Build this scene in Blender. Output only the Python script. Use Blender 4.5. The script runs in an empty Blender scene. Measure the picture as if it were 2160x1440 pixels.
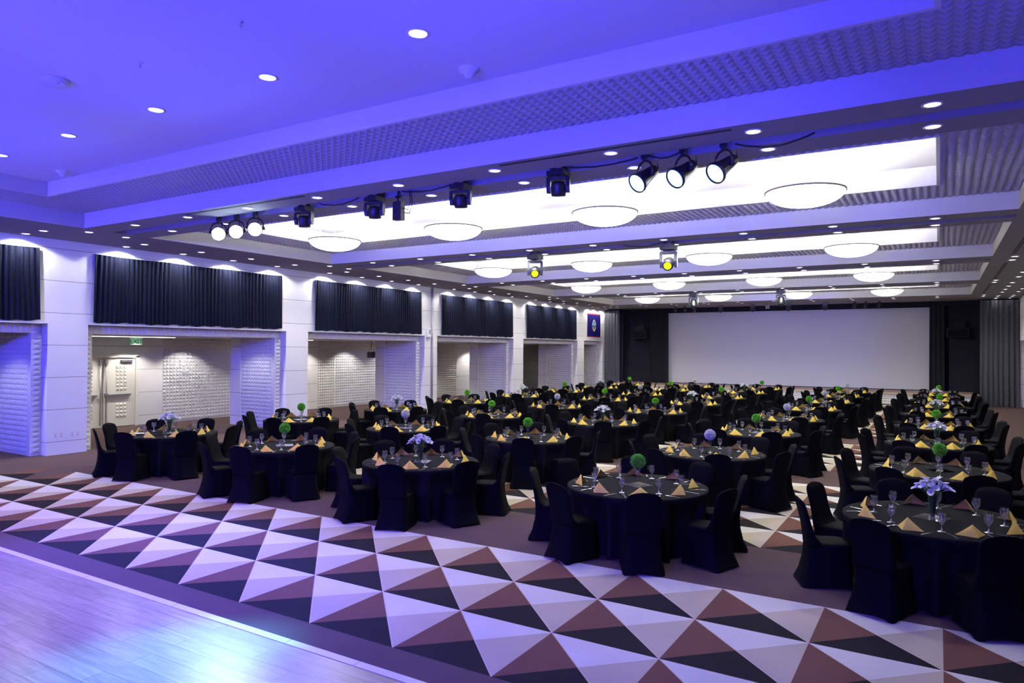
import bpy, math, random
from math import sin, cos, pi, radians, atan2, hypot, sqrt
from mathutils import Vector, Matrix
rnd = random.Random(7)
sc = bpy.context.scene
COL = sc.collection

# ------------------------------------------------------------------ helpers
class MB:
    """collects faces and links them as one mesh object"""
    def __init__(s): s.v = []; s.f = []; s.m = []; s.sm = []; s.cur = 0; s.smooth = False
    def add(s, vs, fs, smooth=None, mat=None):
        b = len(s.v); s.v += [tuple(p) for p in vs]
        for f in fs:
            s.f.append(tuple(b+i for i in f)); s.m.append(s.cur if mat is None else mat); s.sm.append(s.smooth if smooth is None else smooth)
    def quad(s, a, b, c, d, mat=None): s.add([a, b, c, d], [(0, 1, 2, 3)], False, mat)
    def box(s, x0, x1, y0, y1, z0, z1, mat=None, M=None):
        vs = [Vector((x, y, z)) for z in (z0, z1) for y in (y0, y1) for x in (x0, x1)]
        if M is not None: vs = [M @ v for v in vs]
        s.add(vs, [(0, 2, 3, 1), (4, 5, 7, 6), (0, 1, 5, 4), (2, 6, 7, 3), (0, 4, 6, 2), (1, 3, 7, 5)], False, mat)
    def lathe(s, prof, n=24, c=(0, 0, 0), M=None, smooth=True, mat=None, cap=True):
        vs, fs = [], []
        for r, z in prof:
            for k in range(n):
                a = 2*pi*k/n; v = Vector((c[0]+r*cos(a), c[1]+r*sin(a), c[2]+z))
                vs.append(M @ v if M is not None else v)
        L = len(prof)
        for j in range(L-1):
            for k in range(n):
                k2 = (k+1) % n; fs.append((j*n+k, j*n+k2, (j+1)*n+k2, (j+1)*n+k))
        s.add(vs, fs, smooth, mat)
        if cap:
            b = len(s.v)-len(vs)
            if prof[0][0] > 1e-6: s.f.append(tuple(b+k for k in reversed(range(n)))); s.m.append(s.cur if mat is None else mat); s.sm.append(False)
            if prof[-1][0] > 1e-6: s.f.append(tuple(b+(L-1)*n+k for k in range(n))); s.m.append(s.cur if mat is None else mat); s.sm.append(False)
    def tube(s, pts, r, n=8, mat=None, closed_caps=True):
        pts = [Vector(p) for p in pts]; vs, fs = [], []
        rr = r if isinstance(r, (list, tuple)) else [r]*len(pts)
        for i, p in enumerate(pts):
            t = (pts[min(i+1, len(pts)-1)]-pts[max(i-1, 0)]).normalized()
            up = Vector((0, 0, 1)) if abs(t.z) < .95 else Vector((1, 0, 0))
            a = t.cross(up).normalized(); b = a.cross(t)
            for k in range(n):
                th = 2*pi*k/n; vs.append(p+(a*cos(th)+b*sin(th))*rr[i])
        for i in range(len(pts)-1):
            for k in range(n):
                k2 = (k+1) % n; fs.append((i*n+k, i*n+k2, (i+1)*n+k2, (i+1)*n+k))
        fs.append(tuple(reversed(range(n)))); fs.append(tuple((len(pts)-1)*n+k for k in range(n)))
        s.add(vs, fs, True, mat)
    def loft(s, rings, smooth=True, cap0=True, cap1=True, mat=None):
        n = len(rings[0]); vs = [p for r in rings for p in r]; fs = []
        for j in range(len(rings)-1):
            for k in range(n):
                k2 = (k+1) % n; fs.append((j*n+k, j*n+k2, (j+1)*n+k2, (j+1)*n+k))
        if cap0: fs.append(tuple(reversed(range(n))))
        if cap1: fs.append(tuple((len(rings)-1)*n+k for k in range(n)))
        s.add(vs, fs, smooth, mat)
    def pyr(s, o, u, v, n, nu, nv, depth, mat=None):
        """grid of square pyramids: origin o, full edge vectors u and v, normal n"""
        o, u, v, n = Vector(o), Vector(u), Vector(v), Vector(n); du = u/nu; dv = v/nv
        vs = [o+du*i+dv*j for j in range(nv+1) for i in range(nu+1)]; fs = []
        for j in range(nv):
            for i in range(nu):
                c = len(vs); vs.append(o+du*(i+.5)+dv*(j+.5)+n*depth)
                a = j*(nu+1)+i; q = (a, a+1, a+nu+2, a+nu+1)
                fs += [(q[0], q[1], c), (q[1], q[2], c), (q[2], q[3], c), (q[3], q[0], c)]
        s.add(vs, fs, False, mat)
    def mesh(s, name, mats):
        me = bpy.data.meshes.new(name); me.from_pydata(s.v, [], s.f)
        for m in (mats if isinstance(mats, (list, tuple)) else [mats]): me.materials.append(m)
        me.polygons.foreach_set('material_index', s.m); me.polygons.foreach_set('use_smooth', s.sm)
        me.update(); return me
    def build(s, name, mats, parent=None, **kw):
        return put(name, s.mesh(name, mats), parent, **kw)

def put(name, data, parent=None, loc=None, rz=None, label=None, cat=None, group=None, kind=None, M=None):
    o = bpy.data.objects.new(name, data); COL.objects.link(o)
    if parent is not None: o.parent = parent
    if loc is not None: o.location = loc
    if rz is not None: o.rotation_euler = (0, 0, rz)
    if M is not None: o.matrix_local = M
    return tag(o, label, cat, group, kind)
def tag(o, label=None, cat=None, group=None, kind=None):
    if label: o['label'] = label
    if cat: o['category'] = cat
    if group: o['group'] = group
    if kind: o['kind'] = kind
    return o
def empty(name, loc=(0, 0, 0), rz=0, **kw):
    return put(name, None, None, loc, rz, **kw)
def dup(root, loc, rz=0, label=None, group=None):
    r = root.copy(); COL.objects.link(r); r.location = loc; r.rotation_euler = (0, 0, rz)
    if label: r['label'] = label
    if group: r['group'] = group
    for ch in list(root.children):
        c = ch.copy(); COL.objects.link(c); c.parent = r
        for g in list(ch.children):
            d = g.copy(); COL.objects.link(d); d.parent = c
    return r
def copy_tree_parent(src, root):
    for ch in list(src.children):
        c = ch.copy(); COL.objects.link(c); c.parent = root
def text_mesh(cu):
    o = bpy.data.objects.new('lettering', cu); COL.objects.link(o); bpy.context.view_layer.update()
    me = bpy.data.meshes.new_from_object(o.evaluated_get(bpy.context.evaluated_depsgraph_get()))
    bpy.data.objects.remove(o); return me
def aim(loc, target):
    d = (Vector(target)-Vector(loc)).normalized()
    return Matrix.Translation(loc) @ d.to_track_quat('-Z', 'Y').to_matrix().to_4x4()

# ------------------------------------------------------------------ materials
def N(nt, t, **kw):
    n = nt.nodes.new(t)
    for k, v in kw.items(): setattr(n, k, v)
    return n
def mat(name, col, rough=.6, metal=0, spec=.5, emit=None, es=0, noise=0, nscale=20, bump=0, sheen=0, coat=0):
    m = bpy.data.materials.new(name); m.use_nodes = True; nt = m.node_tree; b = nt.nodes['Principled BSDF']
    b.inputs['Base Color'].default_value = (*col, 1); b.inputs['Roughness'].default_value = rough
    b.inputs['Metallic'].default_value = metal; b.inputs['Specular IOR Level'].default_value = spec
    if emit: b.inputs['Emission Color'].default_value = (*emit, 1); b.inputs['Emission Strength'].default_value = es
    if sheen: b.inputs['Sheen Weight'].default_value = sheen
    if coat: b.inputs['Coat Weight'].default_value = coat
    if noise or bump:
        tc = N(nt, 'ShaderNodeTexCoord'); no = N(nt, 'ShaderNodeTexNoise'); no.inputs['Scale'].default_value = nscale; no.inputs['Detail'].default_value = 4
        nt.links.new(tc.outputs['Object'], no.inputs['Vector'])
        if noise:
            mr = N(nt, 'ShaderNodeMapRange'); mr.inputs['To Min'].default_value = 1-noise; mr.inputs['To Max'].default_value = 1+noise
            nt.links.new(no.outputs['Fac'], mr.inputs['Value'])
            mx = N(nt, 'ShaderNodeMix', data_type='RGBA', blend_type='MULTIPLY'); mx.inputs['Factor'].default_value = 1
            mx.inputs['A'].default_value = (*col, 1); nt.links.new(mr.outputs['Result'], mx.inputs['B']); nt.links.new(mx.outputs['Result'], b.inputs['Base Color'])
        if bump:
            bp = N(nt, 'ShaderNodeBump'); bp.inputs['Strength'].default_value = bump; bp.inputs['Distance'].default_value = .01
            nt.links.new(no.outputs['Fac'], bp.inputs['Height']); nt.links.new(bp.outputs['Normal'], b.inputs['Normal'])
    return m
def glow(name, col, s):
    m = bpy.data.materials.new(name); m.use_nodes = True; nt = m.node_tree; nt.nodes.clear()
    e = N(nt, 'ShaderNodeEmission'); e.inputs[0].default_value = (*col, 1); e.inputs[1].default_value = s
    o = N(nt, 'ShaderNodeOutputMaterial'); nt.links.new(e.outputs[0], o.inputs[0]); return m
def thin_glass(name, tint=(1, 1, 1), lo=.06, hi=.75, rough=.03):
    m = bpy.data.materials.new(name); m.use_nodes = True; nt = m.node_tree; nt.nodes.clear()
    t = N(nt, 'ShaderNodeBsdfTransparent'); t.inputs[0].default_value = (*tint, 1)
    g = N(nt, 'ShaderNodeBsdfGlossy'); g.inputs['Roughness'].default_value = rough; g.inputs[0].default_value = (1, 1, 1, 1)
    lw = N(nt, 'ShaderNodeLayerWeight'); lw.inputs['Blend'].default_value = .35
    mr = N(nt, 'ShaderNodeMapRange'); mr.inputs['To Min'].default_value = lo; mr.inputs['To Max'].default_value = hi
    nt.links.new(lw.outputs['Facing'], mr.inputs['Value'])
    mx = N(nt, 'ShaderNodeMixShader'); nt.links.new(mr.outputs['Result'], mx.inputs[0]); nt.links.new(t.outputs[0], mx.inputs[1]); nt.links.new(g.outputs[0], mx.inputs[2])
    o = N(nt, 'ShaderNodeOutputMaterial'); nt.links.new(mx.outputs[0], o.inputs[0]); return m
def math_(nt, op, a, b=None, c=None):
    n = N(nt, 'ShaderNodeMath', operation=op)
    for i, x in enumerate((a, b, c)):
        if x is None: continue
        if hasattr(x, 'is_linked') or hasattr(x, 'links'): nt.links.new(x, n.inputs[i])
        else: n.inputs[i].default_value = x
    return n.outputs[0]
def stone_mat():
    """off-white wall board with level joints every 0.757 m"""
    m = bpy.data.materials.new('stone_board'); m.use_nodes = True; nt = m.node_tree; b = nt.nodes['Principled BSDF']
    geo = N(nt, 'ShaderNodeNewGeometry'); sp = N(nt, 'ShaderNodeSeparateXYZ'); nt.links.new(geo.outputs['Position'], sp.inputs[0])
    f = math_(nt, 'FRACT', math_(nt, 'DIVIDE', math_(nt, 'ADD', sp.outputs['Z'], .457), .757))
    line = math_(nt, 'LESS_THAN', math_(nt, 'ABSOLUTE', math_(nt, 'SUBTRACT', f, .0065)), .0085)
    no = N(nt, 'ShaderNodeTexNoise'); no.inputs['Scale'].default_value = 3; no.inputs['Detail'].default_value = 6; nt.links.new(geo.outputs['Position'], no.inputs['Vector'])
    cr = N(nt, 'ShaderNodeMix', data_type='RGBA'); cr.inputs['A'].default_value = (.75, .745, .735, 1); cr.inputs['B'].default_value = (.82, .81, .80, 1); nt.links.new(no.outputs['Fac'], cr.inputs['Factor'])
    mx = N(nt, 'ShaderNodeMix', data_type='RGBA'); mx.inputs['B'].default_value = (.2, .19, .18, 1)
    nt.links.new(line, mx.inputs['Factor']); nt.links.new(cr.outputs['Result'], mx.inputs['A']); nt.links.new(mx.outputs['Result'], b.inputs['Base Color'])
    b.inputs['Roughness'].default_value = .7
    return m
def carpet_mat():
    m = bpy.data.materials.new('banquet_carpet'); m.use_nodes = True; nt = m.node_tree; b = nt.nodes['Principled BSDF']
    geo = N(nt, 'ShaderNodeNewGeometry'); sp = N(nt, 'ShaderNodeSeparateXYZ'); nt.links.new(geo.outputs['Position'], sp.inputs[0])
    X, Y = sp.outputs['X'], sp.outputs['Y']
    u = math_(nt, 'FRACT', X); cx = math_(nt, 'FLOOR', X)
    # bands of five rows, 6.82 m apart; each band's rows are 0.995 m
    t = math_(nt, 'SUBTRACT', Y, 1.84)
    per = math_(nt, 'MULTIPLY', math_(nt, 'FLOOR', math_(nt, 'DIVIDE', t, 6.82)), 6.82)
    yl = math_(nt, 'SUBTRACT', t, per)
    inb = math_(nt, 'MULTIPLY', math_(nt, 'LESS_THAN', yl, 4.98), math_(nt, 'GREATER_THAN', Y, 0.5))
    # the near band lies between Y = -3 and 0
    near = math_(nt, 'MULTIPLY', math_(nt, 'GREATER_THAN', Y, -3.0), math_(nt, 'LESS_THAN', Y, 0.0))
    yy = math_(nt, 'ADD', math_(nt, 'MULTIPLY', near, math_(nt, 'ADD', Y, 3.0)), math_(nt, 'MULTIPLY', inb, math_(nt, 'DIVIDE', yl, .996)))
    v = math_(nt, 'FRACT', yy)
    row = math_(nt, 'MULTIPLY', near, math_(nt, 'SUBTRACT', 2.0, math_(nt, 'FLOOR', yy)))
    d1 = math_(nt, 'GREATER_THAN', math_(nt, 'ADD', u, v), 1.0)          # far / +X half
    d2 = math_(nt, 'GREATER_THAN', v, u)                                 # far / -X half
    def mixc(fac, a, bb):
        n = N(nt, 'ShaderNodeMix', data_type='RGBA'); nt.links.new(fac, n.inputs['Factor'])
        for x, k in ((a, 'A'), (bb, 'B')):
            if isinstance(x, tuple): n.inputs[k].default_value = (*x, 1)
            else: nt.links.new(x, n.inputs[k])
        return n.outputs['Result']
    white, beige, brown, black, field = (.70, .665, .60), (.52, .45, .33), (.165, .080, .052), (.020, .017, .018), (.115, .075, .070)
    light = mixc(d2, beige, white); dark = mixc(d2, black, brown)
    # cells at the curtain side step out by one per row
    lx = math_(nt, 'MULTIPLY', math_(nt, 'GREATER_THAN', cx, math_(nt, 'SUBTRACT', -7.5, row)), math_(nt, 'LESS_THAN', cx, 8.5))
    dx = math_(nt, 'MULTIPLY', math_(nt, 'GREATER_THAN', cx, math_(nt, 'SUBTRACT', -8.5, row)), math_(nt, 'LESS_THAN', cx, 8.5))
    allx = math_(nt, 'ADD', near, 0)
    lf = mixc(lx, field, light); df = mixc(dx, field, dark)
    cell = mixc(d1, df, lf)
    # pale thread along the grid diagonals and rows
    th = math_(nt, 'LESS_THAN', math_(nt, 'ABSOLUTE', math_(nt, 'SUBTRACT', math_(nt, 'ADD', u, v), 1.0)), .008)
    th = math_(nt, 'MULTIPLY', th, lx)
    cell = mixc(th, cell, (.62, .52, .40))
    band = math_(nt, 'MINIMUM', math_(nt, 'ADD', near, inb), 1.0)
    c = mixc(band, field, cell)
    no = N(nt, 'ShaderNodeTexNoise'); no.inputs['Scale'].default_value = 1.6; no.inputs['Detail'].default_value = 8; nt.links.new(geo.outputs['Position'], no.inputs['Vector'])
    mr = N(nt, 'ShaderNodeMapRange'); mr.inputs['To Min'].default_value = .84; mr.inputs['To Max'].default_value = 1.14; nt.links.new(no.outputs['Fac'], mr.inputs['Value'])
    mx = N(nt, 'ShaderNodeMix', data_type='RGBA', blend_type='MULTIPLY'); mx.inputs['Factor'].default_value = 1; nt.links.new(c, mx.inputs['A']); nt.links.new(mr.outputs['Result'], mx.inputs['B'])
    nt.links.new(mx.outputs['Result'], b.inputs['Base Color'])
    n2 = N(nt, 'ShaderNodeTexNoise'); n2.inputs['Scale'].default_value = 300; nt.links.new(geo.outputs['Position'], n2.inputs['Vector'])
    bp = N(nt, 'ShaderNodeBump'); bp.inputs['Strength'].default_value = .25; bp.inputs['Distance'].default_value = .004; nt.links.new(n2.outputs['Fac'], bp.inputs['Height']); nt.links.new(bp.outputs['Normal'], b.inputs['Normal'])
    b.inputs['Roughness'].default_value = .95; b.inputs['Specular IOR Level'].default_value = .1
    return m
def wood_mat(name, c1, c2, pw=.19, pl=1.22, rough=.28):
    m = bpy.data.materials.new(name); m.use_nodes = True; nt = m.node_tree; b = nt.nodes['Principled BSDF']
    geo = N(nt, 'ShaderNodeNewGeometry')
    br = N(nt, 'ShaderNodeTexBrick'); br.offset = .37; br.inputs['Scale'].default_value = 1; br.inputs['Brick Width'].default_value = pl; br.inputs['Row Height'].default_value = pw
    br.inputs['Mortar Size'].default_value = .004; br.inputs['Mortar Smooth'].default_value = .1; br.inputs['Color1'].default_value = (*c1, 1); br.inputs['Color2'].default_value = (*c2, 1); br.inputs['Mortar'].default_value = (c1[0]*.45, c1[1]*.42, c1[2]*.4, 1)
    nt.links.new(geo.outputs['Position'], br.inputs['Vector'])
    mp = N(nt, 'ShaderNodeMapping'); mp.inputs['Scale'].default_value = (1.2, 16, 1); nt.links.new(geo.outputs['Position'], mp.inputs['Vector'])
    no = N(nt, 'ShaderNodeTexNoise'); no.inputs['Scale'].default_value = 1.5; no.inputs['Detail'].default_value = 8; no.inputs['Distortion'].default_value = 1.2; nt.links.new(mp.outputs['Vector'], no.inputs['Vector'])
    mr = N(nt, 'ShaderNodeMapRange'); mr.inputs['From Min'].default_value = .3; mr.inputs['From Max'].default_value = .7; mr.inputs['To Min'].default_value = .68; mr.inputs['To Max'].default_value = 1.2; nt.links.new(no.outputs['Fac'], mr.inputs['Value'])
    mx = N(nt, 'ShaderNodeMix', data_type='RGBA', blend_type='MULTIPLY'); mx.inputs['Factor'].default_value = 1; nt.links.new(br.outputs['Color'], mx.inputs['A']); nt.links.new(mr.outputs['Result'], mx.inputs['B'])
    nt.links.new(mx.outputs['Result'], b.inputs['Base Color']); b.inputs['Roughness'].default_value = rough
    return m

M_carpet = carpet_mat()
M_wood = wood_mat('dance_floor_wood', (.36, .26, .205), (.29, .205, .165))
M_edge = mat('edge_trim_wood', (.62, .55, .47), .35)
M_stone = stone_mat()
M_paint = mat('ceiling_paint', (.80, .79, .77), .75, spec=.2)
M_soffit = mat('shaded_soffit_paint', (.34, .335, .35), .8, spec=.15)  # white ceiling paint darkened: the soffits' shade is put into the colour
M_panel = mat('shaded_ceiling_panel', (.48, .475, .49), .7, spec=.2)  # ceiling pyramids, with the shade of their downward faces put into the colour
M_pyr = mat('pyramid_panel', (.74, .73, .71), .6, spec=.3)
M_doorp = mat('door_paint', (.78, .76, .70), .5)
M_steel = mat('brushed_steel', (.55, .55, .55), .35, metal=1)
M_cover = mat('black_stretch_fabric', (.0030, .0031, .0048), .7, spec=.04)
M_cloth = mat('black_table_linen', (.008, .008, .0095), .85, spec=.06, noise=.12, nscale=60)
M_curtain = mat('navy_black_curtain', (.005, .007, .020), .75, spec=.12)
M_drape = mat('grey_drape', (.085, .085, .10), .75, spec=.25, sheen=.1)
M_blackdrape = mat('black_drape', (.012, .012, .016), .8, spec=.2)
M_blackwall = mat('black_stage_wall', (.012, .013, .02), .8, spec=.2)
M_screen = mat('screen_fabric', (.60, .60, .62), .9, spec=.1)
M_plast = mat('black_fixture_shell', (.018, .018, .022), .38, spec=.5)
M_cable = mat('black_cable', (.012, .012, .014), .6)
M_napkin = mat('gold_napkin', (.90, .64, .08), .5, spec=.3, sheen=.1, noise=.06, nscale=30)
M_glass = thin_glass('goblet_glass', (.97, .97, 1), .30, .95, .06)
M_vase = thin_glass('vase_glass', (.93, .97, .95), .08, .8)
M_mirror = mat('mirror_silver', (.92, .92, .92), .03, metal=1)
M_cut = mat('polished_cutlery', (.85, .85, .86), .18, metal=1)
M_petal = mat('white_petal', (.86, .86, .84), .6, sheen=.2)
M_stem = mat('flower_stem', (.05, .16, .045), .5)
M_box = mat('boxwood_leaf', (.22, .66, .04), .55, noise=.5, nscale=40)
M_rose = mat('white_rose', (.86, .86, .82), .7, noise=.08, nscale=50)
M_bowl = glow('bowl_lamp_glass', (1, .99, .985), 17)
M_dl = glow('downlight_lens', (.98, .97, 1), 9)
M_dlb = glow('bright_downlight_lens', (1, .97, .93), 22)
M_ring = mat('downlight_ring', (.75, .75, .76), .4)
M_led = glow('led_lens', (.45, .85, 1), 2.2)
M_ledhot = glow('bright_led_lens', (.75, .93, 1), 40)
M_yel = glow('yellow_lens', (.80, 1, .02), 1.3)
M_blueled = glow('small_blue_led', (.25, .3, 1), 4)
M_lens = mat('dark_lens', (.02, .02, .04), .08, spec=.8, coat=1)
M_paper = mat('white_paper', (.85, .85, .85), .6)
M_white = mat('white_plastic', (.78, .78, .77), .45)
M_slot = mat('dark_slot', (.012, .012, .014), .8)
M_stagetop = mat('stage_deck_wood', (.24, .15, .13), .5)
M_nosing = mat('stage_nosing', (.48, .39, .26), .5)
M_flagblue = mat('flag_blue', (.006, .006, .13), .8, spec=.1)
M_flagred = mat('flag_red', (.34, .012, .03), .8, spec=.1)
M_sky = mat('emblem_sky', (.30, .62, .80), .7)
M_sea = mat('emblem_sea', (.05, .30, .42), .7)
M_sand = mat('emblem_sand', (.75, .55, .30), .7)
M_palm = mat('emblem_palm', (.01, .10, .09), .7)
M_exit = glow('exit_letter_green', (.01, .22, .045), .5)
M_exitp = mat('exit_panel', (.50, .62, .54), .3, emit=(.35, .75, .48), es=.28)
M_cove = glow('cove_strip', (1, .96, .88), 5)

# ------------------------------------------------------------------ the room
LX, RX = -9.745, 11.17          # wall faces
ZC = 5.06                       # ceiling underside
PILL = [(-13.0, -11.9), (-6.0, -5.3), (0.72, 1.63), (7.70, 8.61), (14.74, 15.56), (21.64, 22.60), (28.74, 29.62), (32.26, 32.9)]
YB0, YB1 = -13.0, 34.2
b = MB(); b.box(-15, 16.5, YB0, YB1, -.12, 0); b.build('floor', M_carpet, kind='structure')

def wall_side(mirror):
    s = 1 if not mirror else -1
    x0 = LX if not mirror else RX
    def X(d): return x0 - s*d           # d = depth behind the wall face
    st, py = MB(), MB()
    def bx(m, d0, d1, ya, yb, za, zb): a, c = sorted((X(d0), X(d1))); m.box(a, c, ya, yb, za, zb)
    bx(st, 0, .35, YB0, 32.9, 3.085, ZC)                    # wall above the openings
    for a, c in PILL: bx(st, 0, .42, a, c, 0, 3.085)
    nrm = Vector((s, 0, 0))
    for i in range(len(PILL)-1):
        a, c = PILL[i][1], PILL[i+1][0]
        # one-tile pyramid trim round the opening, set back 0.25
        for (ya, yb) in ((a, a+.23), (c-.23, c)):
            bx(py, .26, .42, ya, yb, 0, 3.085)
            py.pyr((X(.26), ya, .06), (0, yb-ya, 0), (0, 0, 3.0), nrm, 1, 25, .045)
        bx(py, .26, .42, a+.23, c-.23, 2.86, 3.085)
        py.pyr((X(.26), a+.23, 2.86), (0, c-a-.46, 0), (0, 0, .22), nrm, max(1, int((c-a-.46)/.122)), 1, .04)
    for i in range(1, len(PILL)):
        a, c = PILL[i]
        ya, yb = a-.23, (c+.23 if c < 32.5 else 33.2)
        bx(st, .42, 2.45, ya+.03, yb-.03, 0, 2.86)           # fin between two bays
        for yy, sg in ((ya+.03, -1), (yb-.03, 1)):
            if sg == 1 and c > 32.5: continue
            py.pyr((X(.42), yy, .05), (-s*1.46, 0, 0), (0, 0, 2.8), (0, sg, 0), 12, 23, .04)
            g = [(X(.42), X(1.88))]
            xa, xb = sorted(g[0]); py.box(xa, xb, min(yy, yy+sg*.012), max(yy, yy+sg*.012), 0, .05)
            xa, xb = sorted((X(1.88), X(1.93))); st.box(xa, xb, min(yy, yy+sg*.05), max(yy, yy+sg*.05), 0, 2.86)
    # corridor behind the bays
    bx(st, 4.70, 4.85, YB0, 33.4, 0, 2.9)
    bx(st, .42, 4.85, YB0, 33.4, 2.86, 2.96)
    bx(st, .42, 4.85, YB0-.1, YB0, 0, 2.96); bx(st, .42, 4.85, 33.2, 33.4, 0, 2.96)
    for ya, yb in ((6.52, 9.9), (13.46, 14.44), (14.50, 17.2), (20.4, 23.45), (27.0, 30.6)):
        n = int((yb-ya)/.118)
        py.pyr((X(4.70), ya, .05), (0, yb-ya, 0), (0, 0, 2.78), nrm, n, 24, .04)
    nm = 'wall_left' if not mirror else 'wall_right'
    st.build(nm, M_stone, kind='structure')
    py.build('trim_1' if not mirror else 'trim_2', M_pyr, kind='structure')
wall_side(False); wall_side(True)
b = MB(); b.box(-15, 16.5, YB0-.2, YB0, 0, 5.8); b.build('wall_front', M_paint, kind='structure')
b = MB(); b.box(-15, 16.5, 34.0, 34.2, 0, 5.8); b.build('wall_back', M_blackwall, kind='structure')

# ceiling: soffit bands with a recessed slot, five coffers with pyramid panels and a raised cove
BEAMS = [(0.38, 1.85), (7.50, 8.92), (14.60, 16.06), (21.70, 23.30), (28.81, 33.9)]
COFF = [(-12.4, 0.38), (1.85, 7.50), (8.92, 14.60), (16.06, 21.70), (23.30, 28.81)]
CX0, CX1, OX0, OX1 = -7.55, 9.18, -6.30, 7.94
ZP, ZT = 5.36, 5.69
c = MB(); H = .10
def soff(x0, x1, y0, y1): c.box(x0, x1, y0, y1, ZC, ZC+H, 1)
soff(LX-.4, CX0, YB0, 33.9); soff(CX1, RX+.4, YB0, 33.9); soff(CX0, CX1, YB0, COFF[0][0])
for k, (y0, y1) in enumerate(BEAMS):
    if k == 4: soff(CX0, CX1, y0, y1); continue
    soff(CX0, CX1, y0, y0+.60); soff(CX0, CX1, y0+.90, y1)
    c.box(CX0, CX1, y0+.56, y0+.94, ZC+.14, ZC+.20); c.box(CX0, CX1, y0+.57, y0+.60, ZC+H, ZC+.14); c.box(CX0, CX1, y0+.90, y0+.93, ZC+H, ZC+.14)
TP = .1222
for k, (y0, y1) in enumerate(COFF):
    zt = 5.62 if k == 0 else ZT
    ym = (y0+y1)/2; oy0, oy1 = (ym-1.53, ym+1.53) if k else (y0+1.3, -.93)
    # lips
    c.box(CX0, CX1, y0-.004, y0, ZC, ZC+H); c.box(CX0, CX1, y1-.0, y1-.004, ZC, ZC+H); c.box(CX0-.0, CX0+.004, y0, y1, ZC, ZC+H); c.box(CX1-.004, CX1, y0, y1, ZC, ZC+H)
    c.box(CX0-.06, CX0, y0-.06, y1+.06, ZC+H, ZP+.08); c.box(CX1, CX1+.06, y0-.06, y1+.06, ZC+H, ZP+.08)
    c.box(CX0, CX1, y0-.06, y0, ZC+H, ZP+.08); c.box(CX0, CX1, y1, y1+.06, ZC+H, ZP+.08)
    # pyramid ring
    dn = (0, 0, -1); D = .036
    for (xa, xb, ya, yb) in ((CX0, CX1, y0, oy0), (CX0, CX1, oy1, y1), (CX0, OX0, oy0, oy1), (OX1, CX1, oy0, oy1)):
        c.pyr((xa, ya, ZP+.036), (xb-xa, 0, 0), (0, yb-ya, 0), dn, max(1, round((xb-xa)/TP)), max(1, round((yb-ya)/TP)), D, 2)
    # cove
    c.box(OX0-.05, OX0, oy0, oy1, ZP, zt); c.box(OX1, OX1+.05, oy0, oy1, ZP, zt)
    c.box(OX0-.05, OX1+.05, oy0-.05, oy0, ZP, zt); c.box(OX0-.05, OX1+.05, oy1, oy1+.05, ZP, zt)
    c.box(OX0-.05, OX1+.05, oy0-.05, oy1+.05, zt, zt+.06)
c.box(-15, 16.5, YB0, 34.2, 5.86, 5.9)
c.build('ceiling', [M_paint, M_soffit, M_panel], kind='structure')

# ------------------------------------------------------------------ door, sign and fittings of the near bay
d = empty('door_1', (-14.445, 4.51, 0), kind='structure')
fr = MB(); fr.box(0, .10, -1.13, -1.03, 0, 2.26); fr.box(0, .10, 1.03, 1.13, 0, 2.26); fr.box(0, .10, -1.13, 1.13, 2.2, 2.28); fr.build('door_frame', M_doorp, d)
for sg in (-1, 1):
    lf = MB(); y0, y1 = (.03, 1.03) if sg > 0 else (-1.03, -.03)
    lf.box(0, .05, y0, y1, .02, 2.2)
    yc = (y0+y1)/2+.05
    lf.pyr((.05, yc-.18, 1.15), (0, .36, 0), (0, 0, .80), (1, 0, 0), 3, 7, .04); lf.pyr((.05, yc-.18, .30), (0, .36, 0), (0, 0, .46), (1, 0, 0), 3, 4, .04)
    L = lf.build('door_leaf', M_doorp, d)
    pb = MB(); pb.box(.05, .13, y0+.03, y1-.16, .99, 1.045); pb.box(.05, .10, y0+.02, y0+.12, .95, 1.08); pb.build('panic_bar', M_steel, L)
    yr = .09*sg
    rd = MB(); rd.tube([(.09, yr, .08), (.09, yr, 2.15)], .016); rd.box(.05, .11, yr-.035, yr+.035, 1.95, 2.15); rd.build('latch_rod', M_steel, L)
cl = MB(); cl.box(.05, .13, .55, .90, 2.06, 2.13); cl.build('door_closer', M_steel, d)

ex = empty('exit_sign', (-13.95, 5.30, 2.62), label='green lit sign reading EXIT above the double door', cat='sign')
b = MB(); b.box(-.012, .012, -.19, .19, 0, .215); b.box(-.03, .03, -.2, .2, .215, .24); b.build('sign_panel', M_exitp, ex)
cu = bpy.data.curves.new('exit_lettering', 'FONT'); cu.body = 'EXIT'; cu.size = .20; cu.extrude = .003; cu.align_x = 'CENTER'; cu.materials.append(M_exit)
put('sign_lettering', text_mesh(cu), ex, M=Matrix.Translation((.018, 0, .035)) @ Matrix.Rotation(pi/2, 4, 'Z') @ Matrix.Rotation(pi/2, 4, 'X'))

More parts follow.
